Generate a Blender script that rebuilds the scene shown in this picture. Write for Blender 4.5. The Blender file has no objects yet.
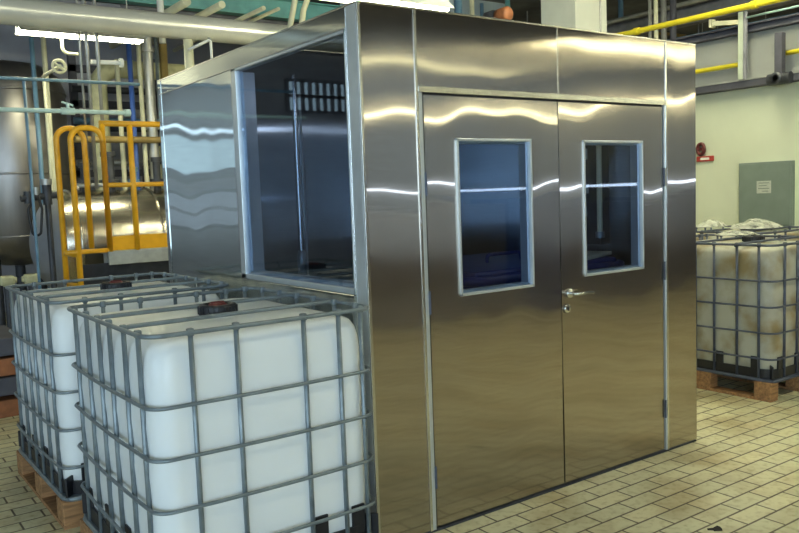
import bpy, bmesh, math, random
from mathutils import Vector, Matrix, noise
random.seed(7)
PI = math.pi
scene = bpy.context.scene
COL = scene.collection

# ------------------------------------------------------------------ materials
def new_mat(name):
    m = bpy.data.materials.new(name); m.use_nodes = True
    nt = m.node_tree
    for n in list(nt.nodes): nt.nodes.remove(n)
    out = nt.nodes.new('ShaderNodeOutputMaterial')
    return m, nt, out

def plain(name, col, rough=.5, metal=0., noise_scale=0, noise_amt=.12, bump=0., spec=.5, col2=None, thr=(.35, .7), stretch=None):
    m, nt, out = new_mat(name)
    p = nt.nodes.new('ShaderNodeBsdfPrincipled')
    p.inputs['Base Color'].default_value = (*col, 1)
    p.inputs['Roughness'].default_value = rough
    p.inputs['Metallic'].default_value = metal
    p.inputs['Specular IOR Level'].default_value = spec
    nt.links.new(p.outputs[0], out.inputs[0])
    if noise_scale:
        tc = nt.nodes.new('ShaderNodeTexCoord')
        n = nt.nodes.new('ShaderNodeTexNoise'); n.inputs['Scale'].default_value = noise_scale
        n.inputs['Detail'].default_value = 5
        if stretch:
            mp = nt.nodes.new('ShaderNodeMapping'); mp.inputs['Scale'].default_value = stretch
            nt.links.new(tc.outputs['Object'], mp.inputs[0]); nt.links.new(mp.outputs[0], n.inputs['Vector'])
        else:
            nt.links.new(tc.outputs['Object'], n.inputs['Vector'])
        r = nt.nodes.new('ShaderNodeValToRGB')
        r.color_ramp.elements[0].position = thr[0]; r.color_ramp.elements[1].position = thr[1]
        c2 = col2 if col2 else tuple(max(0, c * (1 - noise_amt * 2)) for c in col)
        r.color_ramp.elements[0].color = (*c2, 1); r.color_ramp.elements[1].color = (*col, 1)
        nt.links.new(n.outputs['Fac'], r.inputs[0]); nt.links.new(r.outputs[0], p.inputs['Base Color'])
        if bump:
            b = nt.nodes.new('ShaderNodeBump'); b.inputs['Strength'].default_value = bump
            b.inputs['Distance'].default_value = .01
            nt.links.new(n.outputs['Fac'], b.inputs['Height']); nt.links.new(b.outputs[0], p.inputs['Normal'])
    return m

def emit(name, col, s):
    m, nt, out = new_mat(name)
    e = nt.nodes.new('ShaderNodeEmission'); e.inputs[0].default_value = (*col, 1); e.inputs[1].default_value = s
    nt.links.new(e.outputs[0], out.inputs[0])
    return m

def brushed(name, col, r1, r2, mix, tint=None, aniso=.85):
    """brushed sheet steel: a tight lobe plus a broad lobe spread upright across the grain"""
    m, nt, out = new_mat(name)
    tc = nt.nodes.new('ShaderNodeTexCoord')
    mp = nt.nodes.new('ShaderNodeMapping'); mp.inputs['Scale'].default_value = (1.5, 1.5, 90)
    n = nt.nodes.new('ShaderNodeTexNoise'); n.inputs['Scale'].default_value = 3; n.inputs['Detail'].default_value = 4
    nt.links.new(tc.outputs['Object'], mp.inputs[0]); nt.links.new(mp.outputs[0], n.inputs['Vector'])
    r = nt.nodes.new('ShaderNodeValToRGB')
    r.color_ramp.elements[0].color = (*[c * .88 for c in col], 1); r.color_ramp.elements[1].color = (*col, 1)
    r.color_ramp.elements[0].position = .35; r.color_ramp.elements[1].position = .65
    nt.links.new(n.outputs['Fac'], r.inputs[0])
    tan = nt.nodes.new('ShaderNodeCombineXYZ'); tan.inputs[2].default_value = 1
    gs = []
    for rr in (r1, r2):
        g = nt.nodes.new('ShaderNodeBsdfAnisotropic')
        g.inputs['Roughness'].default_value = rr
        g.inputs['Anisotropy'].default_value = aniso
        nt.links.new(r.outputs[0], g.inputs['Color']); nt.links.new(tan.outputs[0], g.inputs['Tangent'])
        gs.append(g)
    mx = nt.nodes.new('ShaderNodeMixShader'); mx.inputs[0].default_value = mix
    nt.links.new(gs[0].outputs[0], mx.inputs[1]); nt.links.new(gs[1].outputs[0], mx.inputs[2])
    nt.links.new(mx.outputs[0], out.inputs[0])
    return m

def pane(name, tint, refl=1.0):
    m, nt, out = new_mat(name)
    t = nt.nodes.new('ShaderNodeBsdfTransparent'); t.inputs[0].default_value = (*tint, 1)
    g = nt.nodes.new('ShaderNodeBsdfGlossy'); g.inputs['Roughness'].default_value = .02
    g.inputs[0].default_value = (.9, .95, 1, 1)
    f = nt.nodes.new('ShaderNodeFresnel'); f.inputs[0].default_value = 1.6
    mu = nt.nodes.new('ShaderNodeMath'); mu.operation = 'MULTIPLY'; mu.inputs[1].default_value = refl; mu.use_clamp = True
    ge = nt.nodes.new('ShaderNodeNewGeometry'); sub = nt.nodes.new('ShaderNodeMath'); sub.operation = 'SUBTRACT'; sub.inputs[0].default_value = refl
    nt.links.new(ge.outputs['Backfacing'], sub.inputs[1]); sub.use_clamp = False
    mx0 = nt.nodes.new('ShaderNodeMath'); mx0.operation = 'MULTIPLY'; nt.links.new(f.outputs[0], mx0.inputs[0]); nt.links.new(sub.outputs[0], mx0.inputs[1])
    inv = nt.nodes.new('ShaderNodeMath'); inv.operation = 'SUBTRACT'; inv.inputs[0].default_value = 1; nt.links.new(ge.outputs['Backfacing'], inv.inputs[1])
    nt.links.new(mx0.outputs[0], mu.inputs[0]); mu.inputs[1].default_value = 1
    nt.links.new(inv.outputs[0], mu.inputs[1])
    mx = nt.nodes.new('ShaderNodeMixShader')
    nt.links.new(mu.outputs[0], mx.inputs[0]); nt.links.new(t.outputs[0], mx.inputs[1]); nt.links.new(g.outputs[0], mx.inputs[2])
    nt.links.new(mx.outputs[0], out.inputs[0])
    return m

def milky(name, col, dens):
    m, nt, out = new_mat(name)
    t = nt.nodes.new('ShaderNodeBsdfTransparent')
    p = nt.nodes.new('ShaderNodeBsdfPrincipled'); p.inputs['Base Color'].default_value = (*col, 1); p.inputs['Roughness'].default_value = .22
    tc = nt.nodes.new('ShaderNodeTexCoord'); n = nt.nodes.new('ShaderNodeTexNoise'); n.inputs['Scale'].default_value = 14
    nt.links.new(tc.outputs['Object'], n.inputs['Vector'])
    a = nt.nodes.new('ShaderNodeMath'); a.operation = 'ADD'; a.inputs[1].default_value = dens - .5; a.use_clamp = True
    nt.links.new(n.outputs['Fac'], a.inputs[0])
    b = nt.nodes.new('ShaderNodeBump'); b.inputs['Strength'].default_value = .6; b.inputs['Distance'].default_value = .02
    nt.links.new(n.outputs['Fac'], b.inputs['Height']); nt.links.new(b.outputs[0], p.inputs['Normal'])
    mx = nt.nodes.new('ShaderNodeMixShader')
    nt.links.new(a.outputs[0], mx.inputs[0]); nt.links.new(t.outputs[0], mx.inputs[1]); nt.links.new(p.outputs[0], mx.inputs[2]); nt.links.new(mx.outputs[0], out.inputs[0])
    return m

def tile_mat():
    m, nt, out = new_mat('cream_clinker_tiles')
    p = nt.nodes.new('ShaderNodeBsdfPrincipled'); p.inputs['Roughness'].default_value = .48
    tc = nt.nodes.new('ShaderNodeTexCoord')
    mp = nt.nodes.new('ShaderNodeMapping'); mp.inputs['Location'].default_value = (-.64 + .12625, .105, 0)
    nt.links.new(tc.outputs['Object'], mp.inputs[0])
    b = nt.nodes.new('ShaderNodeTexBrick')
    b.offset = .5; b.offset_frequency = 2; b.squash = 1
    b.inputs['Scale'].default_value = 1; b.inputs['Brick Width'].default_value = .2525; b.inputs['Row Height'].default_value = .115
    b.inputs['Mortar Size'].default_value = .0062; b.inputs['Mortar Smooth'].default_value = .3; b.inputs['Bias'].default_value = 0
    b.inputs['Color1'].default_value = (.76, .71, .46, 1); b.inputs['Color2'].default_value = (.66, .64, .43, 1)
    b.inputs['Mortar'].default_value = (.14, .115, .07, 1)
    nt.links.new(mp.outputs[0], b.inputs['Vector'])
    n = nt.nodes.new('ShaderNodeTexNoise'); n.inputs['Scale'].default_value = 2.2; n.inputs['Detail'].default_value = 6
    nt.links.new(tc.outputs['Object'], n.inputs['Vector'])
    r = nt.nodes.new('ShaderNodeValToRGB')
    r.color_ramp.elements[0].position = .34; r.color_ramp.elements[0].color = (.62, .52, .38, 1)
    r.color_ramp.elements[1].position = .56; r.color_ramp.elements[1].color = (1, 1, 1, 1)
    nt.links.new(n.outputs['Fac'], r.inputs[0])
    n2 = nt.nodes.new('ShaderNodeTexNoise'); n2.inputs['Scale'].default_value = 26; n2.inputs['Detail'].default_value = 6
    nt.links.new(tc.outputs['Object'], n2.inputs['Vector'])
    r2 = nt.nodes.new('ShaderNodeValToRGB')
    r2.color_ramp.elements[0].position = .3; r2.color_ramp.elements[0].color = (.72, .68, .55, 1)
    r2.color_ramp.elements[1].position = .5; r2.color_ramp.elements[1].color = (1, 1, 1, 1)
    nt.links.new(n2.outputs['Fac'], r2.inputs[0])
    m1 = nt.nodes.new('ShaderNodeMix'); m1.data_type = 'RGBA'; m1.blend_type = 'MULTIPLY'; m1.inputs[0].default_value = .8
    nt.links.new(b.outputs['Color'], m1.inputs[6]); nt.links.new(r.outputs[0], m1.inputs[7])
    m2 = nt.nodes.new('ShaderNodeMix'); m2.data_type = 'RGBA'; m2.blend_type = 'MULTIPLY'; m2.inputs[0].default_value = .8
    nt.links.new(m1.outputs[2], m2.inputs[6]); nt.links.new(r2.outputs[0], m2.inputs[7])
    nt.links.new(m2.outputs[2], p.inputs['Base Color'])
    bu = nt.nodes.new('ShaderNodeBump'); bu.inputs['Strength'].default_value = .5; bu.inputs['Distance'].default_value = .004; bu.invert = True
    nt.links.new(b.outputs['Fac'], bu.inputs['Height']); nt.links.new(bu.outputs[0], p.inputs['Normal'])
    nt.links.new(p.outputs[0], out.inputs[0])
    return m

M = dict(
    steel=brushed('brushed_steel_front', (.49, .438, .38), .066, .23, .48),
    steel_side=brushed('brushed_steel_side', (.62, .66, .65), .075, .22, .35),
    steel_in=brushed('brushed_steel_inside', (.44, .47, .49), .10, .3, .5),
    trim=plain('polished_trim', (.72, .73, .72), .22, 1, 12, .06),
    alu=plain('anodised_aluminium', (.66, .71, .74), .32, .6, 10, .05),
    gap=plain('dark_rubber_seal', (.02, .02, .025), .6, 0, 20, .1),
    floor=tile_mat(),
    glass=pane('tinted_glass', (.72, .78, .86), 1.5),
    hdpe=plain('white_polyethylene', (.84, .87, .87), .32, 0, 3, .025, spec=.45),
    hdpe_dirty=plain('soiled_polyethylene', (.44, .44, .37), .45, 0, 4.5, .1, col2=(.27, .21, .10), thr=(.32, .55)),
    galv=plain('galvanised_tube', (.26, .31, .34), .40, .45, 16, .14),
    galv_dark=plain('dull_blue_grey_tube', (.12, .14, .20), .5, .4, 12, .2),
    black=plain('black_plastic', (.012, .013, .018), .45, 0, 20, .1),
    red=plain('dull_red_plastic', (.13, .02, .02), .5, 0, 20, .15),
    wood=plain('rough_pallet_wood', (.46, .24, .10), .75, 0, 7, .25, .3, stretch=(1, 8, 8)),
    yellow=plain('safety_yellow_paint', (.80, .40, .015), .42, 0, 9, .08),
    pipe_yellow=plain('gas_yellow_paint', (.72, .60, .03), .42, 0, 7, .1),
    wall=plain('painted_wall', (.71, .75, .58), .7, 0, 1.3, .05),
    clad=plain('upper_wall_shade', (.36, .37, .35), .75, 0, 2, .08),  # grey tone standing for the shade above the cable tray
    wall_far=plain('grey_cladding', (.40, .40, .45), .8, 0, 2, .12),
    pale_blue=plain('pale_blue_cladding', (.50, .60, .68), .6, 0, 2, .06),
    column=plain('column_paint', (.80, .82, .72), .65, 0, 3, .05),
    ceil=plain('dark_ceiling', (.14, .145, .16), .9, 0, 2, .2),
    beam=plain('grey_beam_paint', (.24, .24, .27), .7, 0, 6, .15),
    beam_dark=plain('dark_beam_paint', (.085, .085, .11), .7, 0, 6, .15),
    teal=plain('teal_paint', (.14, .40, .40), .5, 0, 6, .12),
    teal_pale=plain('pale_teal_paint', (.50, .68, .66), .45, 0, 6, .1),
    blue=plain('blue_paint', (.05, .12, .42), .45, 0, 8, .1),
    blue_line=plain('grey_blue_paint', (.16, .30, .44), .45, 0, 8, .1),
    cream=plain('cream_paint', (.70, .68, .48), .5, 0, 6, .08),
    lag=plain('pipe_lagging', (.62, .60, .36), .6, 0, 9, .14, .3),
    grey_pipe=plain('galvanised_pipe', (.48, .48, .46), .4, .6, 8, .12),
    duct=plain('aluminium_jacket', (.80, .80, .74), .30, .45, 3, .07),
    tank=plain('tank_steel', (.60, .56, .47), .26, 1, 1.6, .07, stretch=(.6, .6, 3)),
    tank_dull=plain('weathered_tank_steel', (.36, .34, .33), .36, .9, 2, .14, stretch=(3, 3, .5)),
    bank=plain('dark_mirror_paint', (.15, .135, .15), .5, 0, 4, .1),
    wall_hall=plain('hall_wall_paint', (.36, .36, .32), .8, 0, 2, .08),
    head=plain('dull_tank_head', (.36, .38, .43), .5, .4, 3, .1),
    machine=plain('machine_grey', (.07, .075, .09), .5, .3, 8, .2),
    deck=plain('deck_plate', (.40, .42, .41), .55, .3, 14, .1),
    rust=plain('orange_brown_paint', (.36, .13, .05), .6, 0, 10, .2),
    brown=plain('brown_paint', (.34, .24, .08), .6, 0, 6, .15),
    cabinet=plain('cabinet_grey_green', (.20, .25, .22), .5, 0, 6, .06),
    label=plain('pale_label', (.55, .58, .52), .6, 0, 40, .1),
    red_sign=plain('red_sign_paint', (.52, .06, .045), .5, 0, 10, .08),
    white=plain('white_enamel', (.80, .80, .76), .4, 0, 6, .04),
    ink=plain('dark_ink', (.03, .03, .03), .7, 0, 20, .1),
    film=milky('milky_plastic_film', (.80, .82, .72), .42),
    vat=plain('dark_blue_plastic', (.012, .025, .17), .4, 0, 6, .12),
    post_green=plain('pale_green_paint', (.50, .56, .44), .5, 0, 6, .1),
    tube=emit('fluorescent_tube', (1.0, .97, .66), 46),
    tube_far=emit('fluorescent_tube_far', (1.0, .95, .58), 22),
    tube_dim=emit('fluorescent_tube_dim', (.95, .95, .55), 4),
    tube_strong=emit('fluorescent_tube_strong', (1.0, .97, .66), 120),
    tube_booth=emit('cold_tube', (.84, .90, 1.0), 7),
    day=emit('daylight_pane', (.62, .82, 1.0), 3.4),
    day_dim=emit('dim_daylight_pane', (.55, .80, .95), 1.3),
    day_faint=emit('faint_daylight_pane', (.55, .68, .85), .45),
    glow_cream=emit('added_glow_pane', (1.0, .95, .62), 4.0),  # glow added for mirrored bright bands
    day_left=emit('daylight_pane_left', (.66, .86, 1.0), 7),
    day_strip=emit('daylight_strip', (.66, .80, 1.0), 9),
    hole=plain('broken_tile_dirt', (.03, .025, .02), .9, 0, 30, .2),
)

# ------------------------------------------------------------------ mesh helpers
class MB:
    def __init__(s): s.bm = bmesh.new()
    def box(s, c, d, bevel=0, rot=None, seg=2):
        r = bmesh.ops.create_cube(s.bm, size=1)
        vs = r['verts']
        for v in vs: v.co = Vector((v.co.x * d[0], v.co.y * d[1], v.co.z * d[2]))
        if bevel:
            es = list({e for v in vs for e in v.link_edges})
            rb = bmesh.ops.bevel(s.bm, geom=es, offset=bevel, segments=seg, affect='EDGES', profile=.5)
            vs = list({v for f in rb['faces'] for v in f.verts} | {v for v in vs if v.is_valid})
        mat = Matrix.Translation(Vector(c))
        if rot is not None: mat = mat @ rot
        bmesh.ops.transform(s.bm, matrix=mat, verts=vs)
        return s
    def tube(s, pts, r, n=10, closed=False, flat=1.0):
        pts = [Vector(p) for p in pts]
        rings = []; N = len(pts)
        prev = None
        for i, p in enumerate(pts):
            a = pts[(i - 1) % N] if (closed or i > 0) else p
            b = pts[(i + 1) % N] if (closed or i < N - 1) else p
            t = (b - a).normalized()
            if prev is None:
                ref = Vector((0, 0, 1)) if abs(t.z) < .9 else Vector((1, 0, 0))
                u = (ref - t * ref.dot(t)).normalized()
            else:
                u = (prev - t * prev.dot(t)).normalized()
            prev = u; w = t.cross(u)
            k = 1.0
            if 0 < i < N - 1 or closed:
                c = (p - a).normalized().dot(t); k = 1 / max(.5, c)
            rings.append([s.bm.verts.new(p + (u * math.cos(2 * PI * j / n) + w * math.sin(2 * PI * j / n) * flat) * r) for j in range(n)])
        m = N if closed else N - 1
        for i in range(m):
            A, Bq = rings[i], rings[(i + 1) % N]
            off = 0
            if closed and i == N - 1:
                off = min(range(n), key=lambda o: (A[0].co - Bq[o].co).length)
            for j in range(n):
                f = s.bm.faces.new((A[j], A[(j + 1) % n], Bq[(j + 1 + off) % n], Bq[(j + off) % n])); f.smooth = True
        if not closed:
            s.bm.faces.new(rings[0][::-1]); s.bm.faces.new(rings[-1])
        return s
    def cyl(s, a, b, r, n=20, r2=None):
        a, b = Vector(a), Vector(b); r2 = r if r2 is None else r2
        t = (b - a).normalized(); ref = Vector((0, 0, 1)) if abs(t.z) < .9 else Vector((1, 0, 0))
        u = (ref - t * ref.dot(t)).normalized(); w = t.cross(u)
        R0 = [s.bm.verts.new(a + (u * math.cos(2 * PI * j / n) + w * math.sin(2 * PI * j / n)) * r) for j in range(n)]
        R1 = [s.bm.verts.new(b + (u * math.cos(2 * PI * j / n) + w * math.sin(2 * PI * j / n)) * r2) for j in range(n)]
        for j in range(n):
            f = s.bm.faces.new((R0[j], R0[(j + 1) % n], R1[(j + 1) % n], R1[j])); f.smooth = True
        for f in (R0[::-1], R1):
            ff = s.bm.faces.new(f)
            for e in ff.edges: e.smooth = False
        return s
    def lathe(s, prof, n=40, mat=None):
        """prof: (radius, height) pairs about local z"""
        vs0 = []
        rings = []
        for (r, h) in prof:
            if r < 1e-5:
                rings.append([s.bm.verts.new((0, 0, h))])
            else:
                rings.append([s.bm.verts.new((r * math.cos(2 * PI * j / n), r * math.sin(2 * PI * j / n), h)) for j in range(n)])
            vs0 += rings[-1]
        for A, Bq in zip(rings, rings[1:]):
            for j in range(n):
                k = (j + 1) % n
                if len(A) == 1 and len(Bq) == 1: continue
                if len(A) == 1: f = s.bm.faces.new((A[0], Bq[k], Bq[j]))
                elif len(Bq) == 1: f = s.bm.faces.new((A[j], A[k], Bq[0]))
                else: f = s.bm.faces.new((A[j], A[k], Bq[k], Bq[j]))
                f.smooth = True
        if mat is not None: bmesh.ops.transform(s.bm, matrix=mat, verts=vs0)
        return s
    def quad(s, a, b, c, d):
        s.bm.faces.new([s.bm.verts.new(p) for p in (a, b, c, d)]); return s
    def build(s, name, mat, parent=None, offset=(0, 0, 0), recalc=True):
        if recalc: bmesh.ops.recalc_face_normals(s.bm, faces=s.bm.faces[:])
        me = bpy.data.meshes.new(name); s.bm.to_mesh(me); s.bm.free()
        o = bpy.data.objects.new(name, me); COL.objects.link(o)
        me.materials.append(mat)
        o.location = offset
        if parent is not None: o.parent = parent
        return o

def tag(o, label, cat, group=None, kind=None):
    o['label'] = label; o['category'] = cat
    if group: o['group'] = group
    if kind: o['kind'] = kind
    return o
def root(name, loc, label, cat, group=None, rz=0):
    o = bpy.data.objects.new(name, None); COL.objects.link(o); o.location = loc; o.rotation_euler = (0, 0, rz)
    o.empty_display_size = .1
    return tag(o, label, cat, group)
def struct(o): o['kind'] = 'structure'; return o
def arc_rect(hx, hy, r, z, n=6):
    pts = []
    for cx, cy, a0 in ((hx - r, hy - r, 0), (-hx + r, hy - r, 90), (-hx + r, -hy + r, 180), (hx - r, -hy + r, 270)):
        for k in range(n + 1):
            a = math.radians(a0 + 90 * k / n); pts.append((cx + r * math.cos(a), cy + r * math.sin(a), z))
    return pts
def bend(pts, r, n=6):
    """polyline with rounded corners"""
    pts = [Vector(p) for p in pts]; out = [pts[0]]
    for a, p, b in zip(pts, pts[1:], pts[2:]):
        d1 = (a - p).normalized(); d2 = (b - p).normalized()
        ang = d1.angle(d2); t = r / math.tan(ang / 2)
        t = min(t, (a - p).length * .49, (b - p).length * .49)
        rr = t * math.tan(ang / 2); c = p + (d1 + d2).normalized() * (rr / math.sin(ang / 2))
        s0 = p + d1 * t; s1 = p + d2 * t
        for k in range(n + 1):
            q = (s0 - c).lerp(s1 - c, k / n); out.append(c + q.normalized() * rr)
    out.append(pts[-1]); return out

# ------------------------------------------------------------------ the setting
XL, XR, YB, YF, ZC = -13., 16., 11., -46., 5.0
def slab(name, c, d, mat): return struct(MB().box(c, d).build(name, mat))
slab('floor', ((XL + XR) / 2, (YB + YF) / 2, -.05), (XR - XL + .4, YB - YF + .4, .1), M['floor'])
slab('ceiling', ((XL + XR) / 2, (YB + YF) / 2, ZC + .05), (XR - XL + .4, YB - YF + .4, .1), M['ceil'])
slab('wall_back', ((XL + XR) / 2, YB + .1, ZC / 2), (XR - XL + .4, .2, ZC), M['wall_far'])
slab('wall_front', ((XL + XR) / 2, YF - .1, ZC / 2), (XR - XL + .4, .2, ZC), M['wall_hall'])
slab('wall_left', (XL - .1, (YB + YF) / 2, ZC / 2), (.2, YB - YF, ZC), M['wall_far'])
slab('wall_right', (XR + .1, (YB + YF) / 2, ZC / 2), (.2, YB - YF, ZC), M['wall_hall'])
slab('wall_partition', (6.6, 3.15, 1.355), (.2, 3.9, 2.71), M['wall'])
slab('wall_upper_shade', (6.6, 3.15, 3.0), (.2, 3.9, .58), M['clad'])  # upper part of the wall, its shade put into the colour
slab('wall_recess', (6.75, 8.05, 3.3), (3.5, .2, 3.4), M['pale_blue'])
slab('trim_1', (6.62, 4.72, 2.5), (.62, .62, 4.98), M['column'])          # the painted column at the wall's end
bt = MB()
bt.bm.faces.new([bt.bm.verts.new((1.36 + .04 * (1 + .4 * math.sin(a * 2.3)) * math.cos(a / 9 * 2 * PI), -.838 + .026 * (1 + .5 * math.cos(a * 1.7)) * math.sin(a / 9 * 2 * PI), .0015)) for a in range(9)])
struct(bt.build('trim_2', M['hole']))

# ceiling beams
def beam(name, a, b, w, h, mat, label, group=None, parent=None):
    a, b = Vector(a), Vector(b); d = b - a
    mb = MB()
    L = d.length
    rot = d.to_track_quat('X', 'Z').to_matrix().to_4x4()
    mb.box((0, 0, h / 2 - .008), (L, w, .016), rot=None); mb.box((0, 0, -h / 2 + .008), (L, w, .016)); mb.box((0, 0, 0), (L, .012, h - .03))
    bmesh.ops.transform(mb.bm, matrix=Matrix.Translation((a + b) / 2) @ rot, verts=mb.bm.verts[:])
    return tag(mb.build(name, mat), label, 'beam', group)
beam('roof_beam', (.8, 7.2, 4.25), (6.2, 7.2, 4.25), .16, .26, M['teal'], 'teal steel roof beam crossing above the round duct at the top left')
beam('roof_beam', (2, 9.6, 4.5), (16, 9.6, 4.5), .2, .35, M['beam'], 'grey roof beam far back under the ceiling')
beam('roof_beam', (6.45, 1.2, 3.30), (6.45, 4.35, 3.30), .12, .09, M['beam_dark'], 'dark horizontal beam above the painted wall, between the two yellow pipes')
beam('roof_beam', (9.5, -2, 4.3), (9.5, 9, 4.3), .2, .3, M['beam'], 'grey roof beam seen beyond the top of the painted wall')

# ------------------------------------------------------------------ booth
W, D, H = 2.454, 2.56, 2.474
booth = root('stainless_booth', (0, 0, 0), 'large stainless steel booth with double doors standing on the tiled floor', 'booth')
T = .07
def bow(u, z, amp, seed):
    amp = amp * 1.5
    n = noise.noise(Vector((u * 2.7 + seed * 7.3, z * 1.5 + seed * 3.1, seed)))
    n2 = noise.noise(Vector((u * 5.5 + seed * 3.3, z * 2.4 + seed * 5.7, seed + 4)))
    return amp * (n + .25 * n2)
def panel(name, plane, u0, u1, z0, z1, t, mat, parent, hole=None, amp=.0012, seed=1, step=.035, base=0., pillow=0.):
    def lines(a, b, extra):
        ks = sorted({a, b, *[e for e in extra if a < e < b]}); out = []
        for p, q in zip(ks, ks[1:]):
            n = max(1, int(round((q - p) / step)))
            out += [p + (q - p) * i / n for i in range(n)]
        return out + [ks[-1]]
    us = lines(u0, u1, (hole[0], hole[1]) if hole else ()); zs = lines(z0, z1, (hole[2], hole[3]) if hole else ())
    def P(u, z, w): return (u, base + w, z) if plane == 'front' else (base + w, u, z)
    mb = MB(); bm = mb.bm
    F = {}; Bk = {}
    for i, u in enumerate(us):
        for j, z in enumerate(zs):
            if hole and hole[0] + 1e-6 < u < hole[1] - 1e-6 and hole[2] + 1e-6 < z < hole[3] - 1e-6: continue
            a = (u - u0) / (u1 - u0); b = (z - z0) / (z1 - z0)
            edge = min(1, 16 * a * (1 - a)) 
            w = bow(u, z, amp, seed) - pillow * math.sin(PI * a) * math.sin(PI * b)
            F[i, j] = bm.verts.new(P(u, z, w)); Bk[i, j] = bm.verts.new(P(u, z, t))
    for i in range(len(us) - 1):
        for j in range(len(zs) - 1):
            if hole and hole[0] - 1e-6 < us[i] and us[i + 1] < hole[1] + 1e-6 and hole[2] - 1e-6 < zs[j] and zs[j + 1] < hole[3] + 1e-6: continue
            ks = ((i, j), (i + 1, j), (i + 1, j + 1), (i, j + 1))
            f = bm.faces.new([F[k] for k in ks]); f.smooth = True
            f = bm.faces.new([Bk[k] for k in ks[::-1]]); f.smooth = True
    bd = [e for e in bm.edges if e.is_boundary and all(v in set(F.values()) for v in e.verts)]
    inv = {v: k for k, v in F.items()}; invs = inv
    for e in bd:
        a, b = e.verts; e.smooth = False
        eb = bm.edges.get((Bk[inv[a]], Bk[inv[b]]))
        if eb: eb.smooth = False
        f = bm.faces.new((a, b, Bk[inv[b]], Bk[inv[a]])); f.smooth = False
    return mb.build(name, mat, parent)
def bar(name, plane, u0, u1, z0, z1, w0, w1, mat, parent, bevel=.002):
    mb = MB()
    if plane == 'front': mb.box(((u0 + u1) / 2, (w0 + w1) / 2, (z0 + z1) / 2), (u1 - u0, w1 - w0, z1 - z0), bevel)
    else: mb.box(((w0 + w1) / 2, (u0 + u1) / 2, (z0 + z1) / 2), (w1 - w0, u1 - u0, z1 - z0), bevel)
    return mb.build(name, mat, parent)
S1, S2, S3 = .304, 1.2425, 2.152
ZD = 2.10
# front wall panels
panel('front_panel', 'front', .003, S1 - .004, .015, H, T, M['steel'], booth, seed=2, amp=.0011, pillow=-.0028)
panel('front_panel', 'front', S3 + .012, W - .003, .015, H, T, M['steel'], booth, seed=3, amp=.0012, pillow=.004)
panel('transom_panel', 'front', S1 + .010, S2 - .003, 2.132, H, T, M['steel'], booth, seed=5, amp=.0015)
panel('transom_panel', 'front', S2 + .003, S3 - .003, 2.132, H, T, M['steel'], booth, seed=9, amp=.0015)
for a, b in ((S1 - .004, S1 + .012), (S3 - .004, S3 + .012)):
    bar('seam_trim', 'front', a, b, .01, H - .002, -.005, .03, M['trim'], booth)
bar('seam_trim', 'front', S2 - .003, S2 + .003, 2.132, H - .002, -.0015, .03, M['trim'], booth, 0)
bar('door_head_trim', 'front', S1 + .012, S3 - .004, 2.103, 2.132, -.007, .04, M['trim'], booth)
bar('door_jamb', 'front', S1 + .012, S1 + .034, .01, 2.103, -.003, .05, M['alu'], booth)
bar('door_jamb', 'front', S3 - .016, S3 - .004, .01, 2.103, -.003, .05, M['alu'], booth)
# seals around the leaves (thin strips set back in the gap)
for u0, u1, z0, z1 in ((S1 + .034, S1 + .044, .02, 2.103), (S2 - .004, S2 + .004, .02, 2.103), (S3 - .027, S3 - .016, .02, 2.103), (S1 + .034, S3 - .016, 2.092, 2.103)):
    bar('door_seal', 'front', u0, u1, z0, z1, .014, .06, M['gap'], booth, 0)
bar('threshold', 'front', S1 - .3, W - .01, .0, .012, -.003, .06, M['machine'], booth)
# doors
def leaf(u0, u1, hole, seed, hinge_u):
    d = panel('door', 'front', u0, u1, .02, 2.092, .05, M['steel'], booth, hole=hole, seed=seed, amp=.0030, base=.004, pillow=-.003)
    a, b, z0, z1 = hole
    fr = MB(); f = .013
    for c, s in ((((a + b) / 2, .02, z0 + f / 2), (b - a, .052, f)), (((a + b) / 2, .02, z1 - f / 2), (b - a, .052, f)), ((a + f / 2, .02, (z0 + z1) / 2), (f, .052, z1 - z0)), ((b - f / 2, .02, (z0 + z1) / 2), (f, .052, z1 - z0))):
        fr.box(c, s, .002)
    fr.build('window_frame', M['alu'], d)
    sp = MB(); g = .022; y = .046; dd = .05
    for c, s in ((((a + b) / 2, y, z0 + f + .005), (b - a - 2 * f, dd, .01)), (((a + b) / 2, y, z1 - f - .005), (b - a - 2 * f, dd, .01)), ((a + f + .005, y, (z0 + z1) / 2), (.01, dd, z1 - z0 - 2 * f)), ((b - f - .005, y, (z0 + z1) / 2), (.01, dd, z1 - z0 - 2 * f))):
        sp.box(c, s)
    sp.build('glazing_spacer', M['alu'], d)
    MB().box(((a + b) / 2, .016, (z0 + z1) / 2), (b - a - 2 * f, .006, z1 - z0 - 2 * f)).build('window_pane', M['glass'], d)
    for z in (1.68, .27, 1.12):
        h = MB(); h.cyl((hinge_u, -.004, z - .055), (hinge_u, -.004, z + .055), .0060, 14); h.cyl((hinge_u, -.004, z - .004), (hinge_u, -.004, z + .004), .0068, 14)
        h.build('hinge', M['galv_dark'], d)
    return d
dl = leaf(S1 + .044, S2 - .004, (.535, 1.036, 1.13, 1.895), 12, S1 + .038)
dr = leaf(S2 + .004, S3 - .027, (1.428, 1.937, 1.147, 1.893), 15, S3 - .022)
hd = MB()
hd.lathe([(0, .0), (.026, .0), (.026, .007), (.020, .011), (0, .011)], 24, Matrix.Translation((1.305, .002, 1.067)) @ Matrix.Rotation(PI / 2, 4, 'X'))
hd.tube(bend([(1.305, -.002, 1.067), (1.305, -.052, 1.067), (1.43, -.052, 1.062)], .022), .0105, 12)
hd.build('door_handle', M['trim'], dr)
lk = MB()
lk.lathe([(0, .0), (.025, .0), (.025, .007), (.019, .010), (0, .010)], 24, Matrix.Translation((1.283, .002, .985)) @ Matrix.Rotation(PI / 2, 4, 'X'))
lk.build('lock_rosette', M['trim'], dr)
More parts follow.
